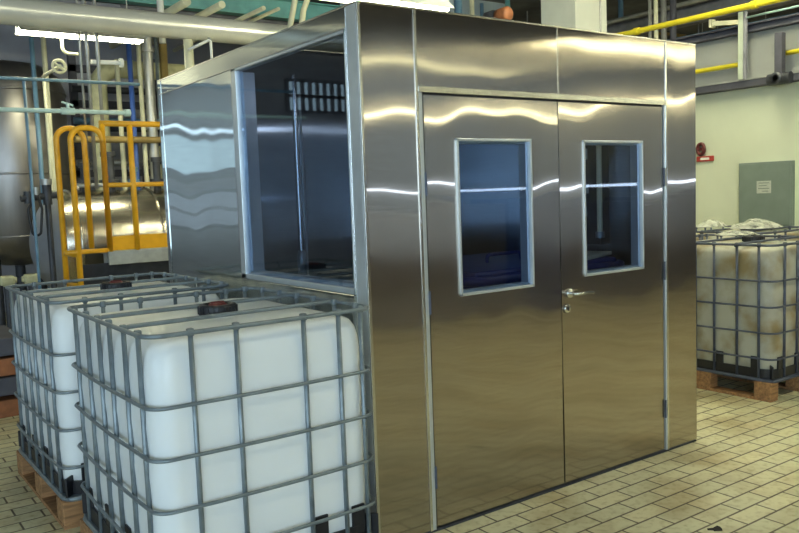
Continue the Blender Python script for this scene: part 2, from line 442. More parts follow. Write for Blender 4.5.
lk = MB(); lk.box((1.283, -.0105, .985), (.008, .006, .022), .002); lk.build('keyhole', M['gap'], dr)
# left side wall
bar('corner_post', 'left', .014, .095, .0, H, 0, T, M['alu'], booth, .003)
bar('seam_trim', 'left', .095, .102, .0, H - .004, -.003, .03, M['trim'], booth)
bar('corner_edge_trim', 'left', -.004, .004, .0, H, -.004, .012, M['trim'], booth)
panel('fascia_panel', 'left', .102, D - .02, 2.385, H, T, M['steel_side'], booth, seed=21, amp=.0012)
bar('fascia_lip', 'left', .102, D - .02, 2.379, 2.387, -.005, .03, M['trim'], booth)
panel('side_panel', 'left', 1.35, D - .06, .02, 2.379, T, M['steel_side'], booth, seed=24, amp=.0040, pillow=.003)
bar('seam_trim', 'left', 1.335, 1.35, .0, 2.379, -.003, .03, M['trim'], booth)
bar('edge_trim', 'left', D - .06, D, .0, H, -.003, T, M['steel_side'], booth)
panel('sill_panel', 'left', .102, 1.335, .02, 1.135, T, M['steel_side'], booth, seed=26, amp=.0014)
bar('window_sill', 'left', .102, 1.335, 1.14, 1.185, -.012, T, M['steel_side'], booth, .004)
fr = MB()
wa, wb, wz0, wz1 = .102, 1.335, 1.185, 2.379
for c, s in (((.02, (wa + wb) / 2, wz0 + .014), (.05, wb - wa, .028)), ((.02, (wa + wb) / 2, wz1 - .008), (.05, wb - wa, .016)), ((.02, wa + .006, (wz0 + wz1) / 2), (.05, .012, wz1 - wz0)), ((.02, wb - .03, (wz0 + wz1) / 2), (.05, .06, wz1 - wz0))):
    fr.box(c, s, .003)
wf = fr.build('side_window_frame', M['alu'], booth)
rv = MB(); rv.box((.065, wb - .075, (wz0 + wz1) / 2), (.07, .03, wz1 - wz0 - .05)); rv.box((.065, (wa + wb) / 2, wz0 + .035), (.07, wb - wa - .06, .016)); rv.build('window_reveal', M['alu'], wf)
MB().box((.012, (wa + wb) / 2, (wz0 + wz1) / 2), (.006, wb - wa - .03, wz1 - wz0 - .03)).build('side_window_pane', M['glass'], wf)
# hidden walls, roof and inner lining
bar('back_wall', 'front', T, W - .003, .0, H, D - T, D, M['steel_in'], booth, 0)
bar('right_wall', 'left', T, D - T, .0, H, W - T, W - .003, M['steel_in'], booth, 0)
MB().box((W / 2, D / 2, H - .03), (W - .15, D - .15, .04)).build('roof_panel', M['steel_in'], booth)
rc = MB()
for c, s in (((W / 2, .028, H + .004), (W, .06, .010)), ((.028, D / 2, H + .004), (.06, D, .010)), ((W - .028, D / 2, H + .004), (.06, D, .010)), ((W / 2, D - .028, H + .004), (W, .06, .010))): rc.box(c, s, .002)
rc.build('roof_edge_trim', M['trim'], booth)
bar('inner_seam_trim', 'front', 1.06, 1.075, .0, H - .06, D - T - .012, D - T, M['alu'], booth)
# things standing inside the booth
ln = root('sampling_lance', (.54, 1.6, 0), 'slim metal lance hanging upright inside the booth, seen through the side window', 'lance')
MB().cyl((0, 0, 1.28), (0, 0, H - .055), .017, 16).build('lance_pipe', M['trim'], ln)
lw = MB(); lw.lathe([(0, 1.03), (.016, 1.03), (.016, 1.06), (.03, 1.07), (.03, 1.27), (.02, 1.30), (0, 1.30)], 18); lw.build('lance_nozzle', M['galv'], ln)
vt = root('reflection_vat', (1.62, .95, 0), 'dark blue plastic vat added inside the booth, standing in for a reflection low in the door windows', 'vat')  # vat, board, pole and rack stand in for reflections in the door glass
vb = MB(); vb.box((0, 0, .58), (1.28, 1.1, 1.12), .07, seg=4); vb.build('vat_body', M['vat'], vt)
vb = MB(); vb.tube(arc_rect(.65, .56, .09, 1.13), .028, 10, True); vb.build('vat_rim', M['vat'], vt)
vb = MB(); vb.box((0, 0, 1.155), (1.22, 1.04, .05), .02); vb.tube(bend([(-.15, -.1, 1.17), (-.15, -.1, 1.23), (.15, -.1, 1.23), (.15, -.1, 1.17)], .03), .012); vb.build('vat_lid', M['vat'], vt)
bo = MB(); bo.box((0, 0, .0125), (.5, .34, .024), .004, Matrix.Rotation(.35, 4, 'Z')); tag(bo.build('reflection_board', M['cream'], None, (2.02, .62, 1.181)), 'cream board added on the blue vat, standing in for a reflection in the right door window', 'board')
cp = root('reflection_pole', (2.22, .565, 0), 'cream pole added inside the booth, standing in for a reflection in the right door window', 'pole')
MB().cyl((0, 0, 1.32), (0, 0, H - .055), .018, 14).build('pole', M['cream'], cp)
MB().cyl((0, 0, 1.30), (0, 0, 1.34), .03, 14).build('pole_tip', M['galv'], cp)
cr = root('reflection_rack', (2.28, 1.16, 0), 'dark rack with pale plates added inside the booth, standing in for a reflection in the right door window', 'rack')
MB().box((.02, -.36, 1.75), (.10, .42, 1.0), .006).build('rack_panel', M['machine'], cr)
random.seed(3)
for k in range(14):
    y, z = -.36 + random.uniform(-.17, .17), random.uniform(1.45, 2.2)
    MB().box((-.034, y, z), (.012, random.uniform(.03, .07), random.uniform(.03, .10)), .002).build('rack_plate', M['label'], cr)
il = root('booth_fill_lamp', (1.3, .16, H - .105), 'added cold fill lamp, out of view under the booth roof just inside the doors', 'lamp')  # added lamp that brightens the booth interior
MB().box((0, 0, .03), (1.7, .08, .02), .003).build('housing', M['white'], il)
MB().cyl((-.8, 0, 0), (.8, 0, 0), .02, 12).build('fluorescent_tube', M['tube_booth'], il)

# ------------------------------------------------------------------ totes
def tote(loc, label, group, dirty=False, rz=0):
    t = root('ibc_tote', loc, label, 'tote', group, rz)
    hx, hy = .479, .575
    pl = M['hdpe_dirty'] if dirty else M['hdpe']; cg = M['galv_dark'] if dirty else M['galv']
    # tank: rounded block with softly bulging sides and a domed, grooved top
    mb = MB(); n = 28
    lv = []
    zs = [.185, .19, .21, .24, .30, .40, .515, .62, .715, .81, .905, .98, 1.04, 1.085, 1.112, 1.128, 1.136]
    ins = [.06, .035, .013, .004, .002, -.004, 0, -.006, 0, -.006, 0, -.003, .002, .012, .028, .055, .10]
    for z, i_ in zip(zs, ins):
        ax, ay = hx - .018 - i_, hy - .018 - i_
        lv.append([mb.bm.verts.new(p) for p in arc_rect(ax, ay, .095 - min(i_, .05) * .3, z, 8)])
    m = len(lv[0])
    for A, Bq in zip(lv, lv[1:]):
        for j in range(m):
            f = mb.bm.faces.new((A[j], A[(j + 1) % m], Bq[(j + 1) % m], Bq[j])); f.smooth = True
    mb.bm.faces.new(lv[0][::-1])
    # domed top as rings shrinking to the middle
    prev = lv[-1]
    for k, s_ in enumerate((.75, .5, .25)):
        ring = [mb.bm.verts.new((v.co.x * s_, v.co.y * s_, 1.136 + .006 * (k + 1))) for v in lv[-1]]
        for j in range(m):
            f = mb.bm.faces.new((prev[j], prev[(j + 1) % m], ring[(j + 1) % m], ring[j])); f.smooth = True
        prev = ring
    mb.bm.faces.new(prev).smooth = True
    tk = mb.build('tank', pl, t)
    # screw lid on a short neck
    lx, ly = -.03, -.15
    nk = MB(); nk.lathe([(.10, 1.125), (.088, 1.155), (.07, 1.155), (0, 1.155)], 32, Matrix.Translation((lx, ly, 0))); nk.build('neck', pl, tk)
    ld = MB(); prof = [(0, 1.150), (.076, 1.150), (.080, 1.157), (.080, 1.192), (.075, 1.199), (.058, 1.199), (.054, 1.191), (0, 1.191)]
    ld.lathe(prof, 40, Matrix.Translation((lx, ly, 0)))
    for k in range(20):
        a = k / 20 * 2 * PI; ld.box((lx + .081 * math.cos(a), ly + .081 * math.sin(a), 1.175), (.008, .008, .034), .002, Matrix.Rotation(a, 4, 'Z'))
    lid = ld.build('screw_lid', M['black'], tk)
    lc = MB(); lc.lathe([(0, 1.203), (.032, 1.203), (.038, 1.198), (.04, 1.19)], 28, Matrix.Translation((lx, ly, 0))); lc.box((lx, ly, 1.205), (.06, .012, .010), .003); lc.build('lid_centre', M['black'] if dirty else M['red'], lid)
    # cage
    def hoop(z, k):
        pts = []
        P = arc_rect(hx + .004, hy + .004, .07, z)
        for i, p in enumerate(P):
            q = P[(i + 1) % len(P)]; pts.append(p)
            d = math.dist(p, q)
            if d > .2:
                for j in range(1, 8):
                    a = j / 8; x, y = p[0] + (q[0] - p[0]) * a, p[1] + (q[1] - p[1]) * a
                    b = k * math.sin(PI * a)
                    if abs(p[1] - q[1]) < 1e-6: y += b if y > 0 else -b
                    else: x += b if x > 0 else -b
                    pts.append((x, y, z))
        return pts
    for z in (.315, .510, .705, .898, 1.163):
        MB().tube(hoop(z, .012 if z < 1 else .004), .0076 if z < 1 else .0092, 10, True).build('cage_hoop', cg, t)
    def upright(x, y, ax):
        mb = MB()
        if ax == 'y': mb.tube([(x, y, .165), (x, y, 1.158)], .0100, 10)
        else: mb.tube([(x, y, .165), (x, y, 1.158)], .0100, 10)
        mb.box((x, y, 1.163), (.026, .026, .03), .006)
        mb.build('cage_upright', cg, t)
    for x in (-.315, -.135, .155, .318, .425):
        upright(x, -hy + .007, 'y'); upright(x, hy - .007, 'y')
    for y in (.455, .26, .076, -.087, -.28, -.456):
        upright(-hx + .007, y, 'x'); upright(hx - .007, y, 'x')
    for y in (.09, -.27):
        cb = MB(); zt = 1.166
        cb.tube(bend([(-hx + .0, y, 1.15), (-hx + .03, y, zt), (hx - .03, y, zt), (hx - .0, y, 1.15)], .03, 4), .0095, 10)
        cb.build('top_crossbar', cg, t)
    # black base shell with tabs standing up between the bars
    bs = MB()
    loop_o = arc_rect(hx - .010, hy - .010, .11, 0, 8); 
    m = len(loop_o)
    z0, z1 = .165, .235
    rr = [[bs.bm.verts.new((p[0] * s_, p[1] * s_, z)) for p in loop_o] for s_, z in ((1, z0), (1.004, z1), (.985, z1), (.985, z0 + .01))]
    for A, Bq in zip(rr, rr[1:]):
        for j in range(m): bs.bm.faces.new((A[j], A[(j + 1) % m], Bq[(j + 1) % m], Bq[j]))
    bs.bm.faces.new(rr[0][::-1]); bs.bm.faces.new(rr[3])
    for x in (-.36, -.12, .20, .38):
        for sy in (-1, 1): bs.box((x, sy * (hy - .016), .262), (.062, .012, .125), .003)
    for y in (-.42, -.13, .16, .45):
        for sx in (-1, 1): bs.box((sx * (hx - .016), y, .262), (.012, .062, .125), .003)
    for sx in (-1, 1):
        for sy in (-1, 1):
            bs.box((sx * (hx - .035), sy * (hy - .035), .215), (.012, .085, .10), .003, Matrix.Rotation(sx * sy * PI / -4, 4, 'Z'))
    bs.build('base_shell', M['black'], t)
    # valve low on the front
    # pallet
    pm = MB(); pm.box((0, 0, .155), (2 * hx - .01, 2 * hy - .01, .018), .004)
    pm.tube(arc_rect(hx - .002, hy - .002, .06, .152), .0135, 8, True)
    pr = pm.build('pallet_frame', cg, t)
    for x in (-.445, 0, .445):
        for y in (-.50, 0, .50):
            mb = MB(); mb.box((x, y, .083), (.10, .14, .122), .006); mb.build('pallet_block', M['wood'], pr)
    for x in (-.445, 0, .445):
        mb = MB(); mb.box((x, 0, .011), (.10, 2 * hy - .02, .022), .003); mb.build('bottom_board', M['wood'], pr)
    return t
tote((-.582, .40, 0), 'white caged bulk liquid tote in front, nearest the camera, beside the booth side window', 'white caged totes beside the booth')
tote((-.605, 1.805, 0), 'white caged bulk liquid tote standing behind the nearest one, beside the yellow ladder', 'white caged totes beside the booth', rz=.012)
tote((4.11, .735, 0), 'yellowed dirty caged tote to the right of the booth, on an orange wooden pallet', 'soiled caged totes by the painted wall', True)
tote((5.42, 1.55, 0), 'soiled caged tote farther back, between the dirty front tote and the painted wall', 'soiled caged totes by the painted wall', True)

def sheet(name, c, rx, ry, h, seed, label):
    mb = MB(); bm = mb.bm; n, m = 28, 9
    rings = [[bm.verts.new((0, 0, h))]]
    for i in range(1, m + 1):
        s_ = i / m; R = []
        for j in range(n):
            a = 2 * PI * j / n
            k = 1 + .18 * noise.noise(Vector((math.cos(a) * 2, math.sin(a) * 2, seed)))
            z = h * (1 - s_ ** 2) + .035 * noise.noise(Vector((rx * s_ * math.cos(a) * 9, ry * s_ * math.sin(a) * 9, seed))) * (1 - s_ * .8)
            R.append(bm.verts.new((rx * s_ * k * math.cos(a), ry * s_ * k * math.sin(a), max(.002, z))))
        rings.append(R)
    for j in range(n): bm.faces.new((rings[0][0], rings[1][j], rings[1][(j + 1) % n])).smooth = True
    for A, Bq in zip(rings[1:], rings[2:]):
        for j in range(n): bm.faces.new((A[j], Bq[j], Bq[(j + 1) % n], A[(j + 1) % n])).smooth = True
    base = [bm.verts.new((v.co.x, v.co.y, 0)) for v in rings[-1]]
    for j in range(n): bm.faces.new((rings[-1][j], base[j], base[(j + 1) % n], rings[-1][(j + 1) % n]))
    bm.faces.new(base[::-1])
    return tag(mb.build(name, M['film'], None, c), label, 'plastic sheet', 'crumpled plastic sheets on the soiled totes')
sheet('plastic_sheet', (5.42, 1.36, 1.184), .30, .22, .075, 3, 'crumpled milky plastic sheet heaped on the back soiled tote below the grey cabinet')
sheet('plastic_sheet', (5.45, 1.86, 1.184), .20, .14, .07, 8, 'smaller crumpled milky plastic sheet on the back soiled tote, next to the booth edge')
sheet('plastic_sheet', (4.42, .95, 1.184), .20, .15, .035, 12, 'low crumpled milky plastic sheet on the front soiled tote at the right edge')

# ------------------------------------------------------------------ right wall fittings
cb = root('wall_cabinet', (6.5, 1.855, 1.14), 'flat grey-green cabinet mounted on the painted wall above the totes', 'cabinet')
MB().box((-.03, 0, .349), (.06, .615, .698), .006).build('cabinet_body', M['cabinet'], cb)
MB().box((-.066, 0, .349), (.014, .585, .668), .004).build('cabinet_door', M['cabinet'], cb)
pl_ = MB().box((-.0755, .0, .425), (.004, .165, .135), .001).build('label_plate', M['label'], cb)
lt = MB()
for k, (w_, dy) in enumerate(((.12, 0), (.09, .01), (.13, 0), (.07, -.02))): lt.box((-.078, dy, .47 - .03 * k), (.001, w_, .008))
lt.build('faint_print', M['cabinet'], pl_)
sg = root('hose_hook', (6.5, 2.66, 1.88), 'small dark red ring bracket with a red sign on the painted wall', 'hook')
rg = MB(); rg.tube([(-.03, .045 * math.cos(a / 20 * 2 * PI), .15 + .062 * math.sin(a / 20 * 2 * PI)) for a in range(20)], .02, 10, True); rg.cyl((-.03, 0, .15), (0, 0, .15), .02); rg.build('ring', M['red'], sg)
MB().box((-.012, -.045, .035), (.022, .22, .062), .004).build('sign_plate', M['red_sign'], sg)
MB().box((-.0245, -.045, .035), (.003, .12, .026), .001).build('sign_stripe', M['white'], sg)

def pipe(name, pts, r, mat, label, cat='pipe', rb=.06, group=None, flanges=(), ties=()):
    p0 = Vector(pts[0]); mb = MB()
    P = [Vector(p) - p0 for p in pts]
    if len(P) > 2: P = bend(P, rb)
    mb.tube(P, r, 14)
    for (f, rr, L) in flanges:
        a = Vector(pts[f[0]]) - p0; b = Vector(pts[f[0] + 1]) - p0; c = a.lerp(b, f[1]); d = (b - a).normalized()
        mb.cyl(c - d * L / 2, c + d * L / 2, rr, 18)
    o = tag(mb.build(name, mat, None, p0), label, cat, group)
    for a, b in ties:
        MB().cyl(Vector(a) - p0, Vector(b) - p0, .012, 10).build('pipe_bracket', M['grey_pipe'], o)
    return o

pipe('gas_pipe', [(6.2, 4.35, 3.485), (6.2, 1.0, 3.485)], .034, M['pipe_yellow'], 'bright yellow pipe running high above the painted wall at the top right', flanges=[((0, .3), .045, .06), ((0, .75), .045, .06)], ties=[((6.2, 3.9, 3.49), (6.2, 3.9, 5.0)), ((6.2, 1.2, 3.49), (6.2, 1.2, 5.0))])
pipe('gas_pipe', [(6.42, 4.35, 2.925), (6.42, 2.12, 2.925)], .026, M['pipe_yellow'], 'lower dull yellow pipe on the painted wall, left of the wall post', flanges=[((0, .5), .034, .04)], ties=[((6.42, 4.0, 2.925), (6.53, 4.0, 2.925)), ((6.42, 2.5, 2.925), (6.53, 2.5, 2.925))])
pipe('gas_pipe', [(6.42, 1.72, 2.965), (6.42, 1.0, 2.965)], .026, M['pipe_yellow'], 'short dull yellow pipe at the right edge, right of the wall post', ties=[((6.42, 1.5, 2.965), (6.53, 1.5, 2.965))])
pipe('thin_line', [(6.3, 2.02, 3.39), (6.3, 1.0, 3.40)], .012, M['teal_pale'], 'thin pale line leading right from the top of the wall post')
tr = root('cable_tray', (6.41, 2.78, 2.665), 'dark cable tray running along the painted wall below the yellow pipes', 'cable tray')
tb = MB(); tb.box((0, 0, 0), (.16, 3.1, .012)); tb.box((-.08, 0, .03), (.006, 3.1, .07)); tb.box((.08, 0, .03), (.006, 3.1, .07)); tb.build('tray', M['beam_dark'], tr)
for k in range(3):
    MB().tube([(-.05 + .05 * k, -1.53, .03), (-.05 + .05 * k, 1.53, .03)], .02, 8).build('cable', M['beam'] if k else M['galv_dark'], tr)
MB().box((-.09, 0, .077), (.016, 3.1, .016)).build('tray_rim', M['grey_pipe'], tr)
ps = root('wall_post', (6.3, 2.03, 2.74), 'pale green upright post with a short arm on the painted wall', 'post')
pb = MB(); pb.box((0, .015, .36), (.05, .055, .72), .004); pb.build('upright', M['post_green'], ps)
pb = MB(); pb.box((0, -.03, .36), (.04, .03, .72), .004); pb.build('side_channel', M['beam'], ps)
MB().box((-.0, .20, .64), (.05, .35, .05), .005, Matrix.Rotation(math.radians(8), 4, 'X')).build('arm', M['cream'], ps)
MB().box((.0, .37, .665), (.09, .03, .09), .005).build('arm_plate', M['cream'], ps)
bk = root('valve_bracket', (6.28, 1.60, 2.56), 'dark valve bracket hanging on the cable tray at the right edge', 'bracket')
MB().box((0, 0, .35), (.08, .08, .5), .005).build('hanger', M['beam_dark'], bk)
vb = MB(); vb.cyl((0, -.12, .13), (0, .12, .13), .06); vb.cyl((0, -.02, .13), (-.12, -.02, .13), .035); vb.lathe([(0, 0), (.06, 0), (.06, .015), (0, .015)], 20, Matrix.Translation((-.12, -.02, .13)) @ Matrix.Rotation(PI / 2, 4, 'Y')); vb.build('valve_body', M['machine'], bk)

# pipes and cables beyond the wall
for x, r_, mat, lb in ((7.32, .022, 'grey_pipe', 'slim grey riser behind the booth roof, left of the pair at the top right'), (7.45, .030, 'cream', 'cream riser behind the booth roof, second from the left at the top right'), (7.62, .038, 'grey_pipe', 'thick grey riser behind the booth roof at the top right'), (7.83, .045, 'beam_dark', 'dark riser behind the booth roof, farthest right of the four risers')):
    pipe('riser_pipe', [(x, 4.0, .0), (x, 4.0, ZC)], r_, M[mat], lb)
pipe('riser_pipe', [(9.82, 6.5, 0), (9.82, 6.5, ZC)], .045, M['blue_line'], 'blue-grey riser in the dark gap right of the column')
pipe('cable', [(8.9, 7.0, 4.55), (13.5, 7.0, 4.60)], .03, M['brown'], 'brownish cable run in the dark gap right of the column, upper', 'cable', ties=[((9.5, 7, 4.55), (9.5, 7, ZC)), ((13, 7, 4.59), (13, 7, ZC))])
for k, (z, y) in enumerate(((4.42, 5.2), (4.25, 4.4), (4.1, 6.2))):
    pipe('conduit', [(9.2 + k * .5, y + 4, z), (9.2 + k * .5, y - 3, z)], .035, M[('grey_pipe', 'beam', 'blue_line')[k]], ('grey conduit running back beyond the painted wall, highest', 'dark conduit running back beyond the painted wall, middle height', 'blue conduit running back beyond the painted wall, lowest')[k], 'conduit', ties=[((9.2 + k * .5, y - 1, z), (9.2 + k * .5, y - 1, ZC)), ((9.2 + k * .5, y + 3, z), (9.2 + k * .5, y + 3, ZC))])
pipe('wall_conduit', [(6.70, 6.1, 0), (6.70, 6.1, 4.9)], .04, M['teal'], 'turquoise riser in front of the pale blue cladding behind the booth')
pipe('wall_conduit', [(7.7, 7.8, 0), (7.7, 7.8, 4.9)], .035, M['blue_line'], 'slim dark riser on the pale blue cladding beside the column')
pipe('wall_conduit', [(5.64, 6.0, 0), (5.64, 6.0, 4.9)], .06, M['blue_line'], 'pale blue riser behind the booth, left of the round blower')
pipe('wall_conduit', [(5.90, 6.0, 0), (5.90, 6.0, 4.9)], .035, M['cream'], 'cream riser behind the booth, between the blue riser and the round blower')
bl = root('blower', (4.47, 4.0, 2.9), 'dark round blower with an orange-brown motor behind the booth roof edge', 'blower')
m_ = MB(); m_.lathe([(0, 0), (.14, 0), (.15, .05), (.15, .62), (.11, .76), (0, .80)], 28); m_.build('housing', M['machine'], bl)
m_ = MB(); m_.lathe([(0, 0), (.075, 0), (.08, .05), (.08, .16), (.06, .18), (0, .18)], 24, Matrix.Translation((-.03, -.12, .70)) @ Matrix.Rotation(PI / 2, 4, 'X')); m_.build('motor', M['rust'], bl)
m_ = MB(); m_.cyl((0, 0, -2.9), (0, 0, .01), .06); m_.cyl((0, 0, -2.9), (0, 0, -2.87), .17); m_.build('stand', M['machine'], bl)

# ------------------------------------------------------------------ left background
pipe('round_duct', [(-3.5, 5.0, 3.40), (4.2, 5.0, 3.40)], .125, M['duct'], 'thick round metal-clad duct crossing the top left behind the booth', 'duct', flanges=[((0, .62), .128, .02), ((0, .35), .128, .02), ((0, .82), .128, .02)])

def lamp(loc, L, label, group=None, tube=None, rz=0, drop=.5, tubes=2):
    t = root('fluorescent_lamp', loc, label, 'lamp', group, rz)
    h = MB(); h.box((0, 0, .055), (L, .10, .06), .006); h.build('housing', M['white'], t)
    rf = MB()
    for s_ in (-1, 1): rf.box((0, s_ * .09, .025), (L, .11, .004), 0, Matrix.Rotation(s_ * -.75, 4, 'X'))
    rf.build('reflector', M['white'], t)
    for s_ in ((-1, 1) if tubes == 2 else (0,)):
        MB().cyl((-L / 2 + .02, s_ * .045, .0), (L / 2 - .02, s_ * .045, .0), .026, 14).build('fluorescent_tube', tube or M['tube'], t)
    for x in (-L / 2 + .15, L / 2 - .15):
        MB().cyl((x, 0, .08), (x, 0, .08 + drop), .006, 8).build('hanger_rod', M['grey_pipe'], t)
    return t
lamp((.38, 5.8, 3.39), 1.25, 'lit fluorescent lamp hanging under the thick duct at the top left', drop=ZC - 3.47)
lamp((2.0, 2.75, 3.27), 1.5, 'lit fluorescent lamp just above the booth roof near its front corner', drop=ZC - 3.35)

# vertical tank
vt_ = root('vertical_tank', (.02, 8.1, 0), 'tall upright stainless tank at the far left behind the totes', 'tank')
tk = MB(); R0 = .68
tk.lathe([(0, .91), (.2, .93), (.44, 1.02), (.6, 1.13), (R0, 1.28), (R0, 3.1), (.61, 3.27), (.42, 3.40), (.17, 3.45), (0, 3.46)], 56); tk.build('tank_shell', M['tank_dull'], vt_)
for z in (1.30, 2.05, 3.05):
    MB().tube([((R0 + .004) * math.cos(a / 48 * 2 * PI), (R0 + .004) * math.sin(a / 48 * 2 * PI), z) for a in range(48)], .012, 8, True).build('weld_band', M['tank_dull'], vt_)
for a in (45, 135, 225, 315):
    x, y = .45 * math.cos(math.radians(a)), .45 * math.sin(math.radians(a))
    lg = MB(); lg.cyl((x, y, .0), (x, y, 1.25), .05); lg.cyl((x, y, 0), (x, y, .02), .10); lg.build('leg', M['machine'], vt_)
ot = MB(); ot.cyl((0, 0, .0), (0, 0, .95), .06); ot.cyl((0, 0, .7), (0, 0, .76), .10); ot.build('outlet', M['machine'], vt_)
for k, (x, lab) in enumerate(((-.36, 'left'), (-.13, 'right'))):
    v = root('outlet_valve', (x - .12, 6.05, 0), 'grey valve head below the upright tank, %s of the two' % lab, 'valve')
    b_ = MB(); b_.box((0, 0, .90), (.14, .10, .10), .02); b_.cyl((0, 0, .84), (0, 0, .95), .04); b_.cyl((-.09, 0, .9), (.09, 0, .9), .03); b_.build('valve_body', M['lag'], v)
    MB().cyl((0, 0, 0), (0, 0, .85), .035).build('spindle', M['machine'], v)

# horizontal tank on saddles
ht = root('horizontal_tank', (.0, 6.35, 0), 'lying polished stainless tank behind the yellow ladder', 'tank')
cz, Rh = 1.22, .585
hm = MB(); prof = [(.545, -.08), (Rh, .05), (Rh, 2.6), (.5, 2.75), (.3, 2.86), (0, 2.9)]
hm.lathe(prof, 60, Matrix.Translation((.16, 0, cz)) @ Matrix.Rotation(PI / 2, 4, 'Y')); hm.build('tank_shell', M['tank'], ht)
hm = MB(); hm.lathe([(0, -.33), (.16, -.315), (.32, -.265), (.45, -.18), (.545, -.08)], 60, Matrix.Translation((.16, 0, cz)) @ Matrix.Rotation(PI / 2, 4, 'Y')); hm.build('tank_head', M['head'], ht)
for x in (.22, 1.1, 2.3):
    MB().tube([(x, (Rh + .006) * math.cos(a / 48 * 2 * PI), cz + (Rh + .006) * math.sin(a / 48 * 2 * PI)) for a in range(48)], .014, 8, True).build('clamp_band', M['tank'], ht)
for x in (.5, 2.2):
    MB().box((x, 0, .34), (.14, .8, .68), .01).build('saddle', M['machine'], ht)
for i, (x, r_, h_, mt) in enumerate(((.42, .07, .30, 'machine'), (.68, .085, .42, 'machine'), (.95, .05, .25, 'blue_line'), (1.22, .06, .36, 'machine'))):
    n_ = MB(); n_.cyl((x, -.1, cz + Rh - .06), (x, -.1, cz + Rh + h_), r_ * .7); n_.cyl((x, -.1, cz + Rh + .08), (x, -.1, cz + Rh + .11), r_ * 1.35); n_.cyl((x, -.1, cz + Rh + h_ - .05), (x, -.1, cz + Rh + h_), r_)
    n_.build('nozzle', M[mt], ht)
MB().tube([(.30, -.22, cz + Rh + .05), (1.5, -.22, cz + Rh + .05)], .022, 10).build('vent_pipe', M['grey_pipe'], ht)
MB().tube([(.30, -.22, cz + Rh + .0), (.30, -.22, cz + Rh + .05)], .02, 10).build('vent_stub', M['grey_pipe'], ht)

# access platform in safety yellow
ap = root('access_platform', (0, 4.7, 0), 'yellow steel ladder and guard rail platform in front of the lying tank', 'platform')
R_ = .027
def yt(name, pts, r=R_, rb=.1): MB().tube(bend(pts, rb) if len(pts) > 2 else pts, r, 12).build(name, M['yellow'], ap)
yt('ladder_rail', [(-.085, 0, .0), (-.085, 0, 2.345), (.20, 0, 2.345), (.20, 0, 1.22)], R_, .115)
yt('ladder_rail', [(-.105, .45, .0), (-.105, .45, 2.38), (.15, .45, 2.38), (.15, .45, 1.22)], R_, .115)
for z in (.35, .62, .90, 1.18):
    yt('ladder_rung', [(-.085, 0, z), (-.105, .45, z)], .018)
yt('cross_tube', [(-.21, -.0, 1.215), (.20, -.0, 1.215)], .022)
yt('guard_post', [(.20, 0, 1.20), (.20, 0, 2.39)])
yt('guard_post', [(.455, 0, 1.20), (.455, 0, 2.39)])
yt('guard_post', [(1.3, 0, 1.20), (1.3, 0, 2.39)])
yt('top_rail', [(.18, 0, 2.39), (1.35, 0, 2.39)])
yt('middle_rail', [(.20, 0, 1.82), (1.35, 0, 1.82)], .022)
MB().box((.79, -.0, 1.275), (1.17, .012, .135), .003).build('toe_board', M['yellow'], ap)
dk = MB(); dk.box((.775, .24, 1.19), (1.2, .52, .03), .004); dk.box((.775, -.015, 1.135), (1.2, .02, .12), .004); dk.build('deck_plate', M['deck'], ap)
MB().box((.68, .30, .55), (1.4, .02, 1.05), .003).build('dark_infill_panel', M['machine'], ap)  # dark panel added to darken the space under the deck
for x, y in ((1.30, .05), (1.30, .45), (.30, .45)):
    MB().box((x, y, .59), (.07, .07, 1.18), .004).build('platform_leg', M['deck'], ap)

# pipework in front of and beside the tanks
pipe('process_pipe', [(-2.5, 5.0, 2.525), (.57, 5.0, 2.525)], .021, M['teal_pale'], 'pale teal horizontal pipe with a small valve, above the yellow rails', flanges=[((0, .99), .035, .05)], ties=[((.265, 5.0, 2.525), (.265, 5.25, 2.525))])
pv = root('small_valve', (-.015, 5.0, 2.525), 'small pale valve on the teal horizontal pipe', 'valve')
b_ = MB(); b_.cyl((-.06, 0, 0), (.06, 0, 0), .034); b_.cyl((0, 0, 0), (0, 0, .075), .014); b_.tube([(-.05, 0, .085), (.05, 0, .055)], .011, 8); b_.build('valve_body', M['teal_pale'], pv)
pipe('process_pipe', [(-2.5, 5.2, 2.835), (.74, 5.2, 2.835)], .016, M['blue_line'], 'thin blue horizontal line above the pale teal pipe')
pipe('process_pipe', [(.16, 7.15, .0), (.16, 7.15, 3.6)], .027, M['blue_line'], 'blue vertical pipe in front of the upright tank')
pipe('process_pipe', [(-.335, 5.22, .0), (-.335, 5.22, 2.83)], .014, M['blue_line'], 'thin blue-grey drop pipe left of the blue vertical pipe')
pipe('process_pipe', [(.29, 7.15, .0), (.29, 7.15, 3.6)], .030, M['cream'], 'cream vertical pipe in front of the upright tank')
pipe('process_pipe', [(.20, 5.25, 1.83), (.20, 5.25, 5.0)], .012, M['grey_pipe'], 'thin grey vertical pipe left of the two thicker grey ones')
pipe('process_pipe', [(.265, 5.25, 1.8), (.265, 5.25, 5.0)], .018, M['grey_pipe'], 'grey vertical pipe below the lamp, left one of two')
pipe('process_pipe', [(.365, 5.25, 1.8), (.365, 5.25, 5.0)], .018, M['grey_pipe'], 'grey vertical pipe below the lamp, right one of two')
pipe('process_pipe', [(1.25, 7.06, .0), (1.25, 7.06, 3.72)], .031, M['blue'], 'bright blue vertical pipe beside the booth corner')
pipe('process_pipe', [(1.367, 7.06, .0), (1.367, 7.06, 3.75)], .028, M['cream'], 'cream vertical pipe right of the bright blue one')
pipe('process_pipe', [(1.486, 7.08, .0), (1.486, 7.08, 3.80)], .062, M['grey_pipe'], 'thick grey vertical pipe touching the booth corner in view', flanges=[((0, .68), .085, .05), ((0, .93), .085, .05)])
pipe('process_pipe', [(1.588, 7.06, .0), (1.588, 7.06, 3.75)], .022, M['galv'], 'thin dull vertical pipe right of the thick grey one')
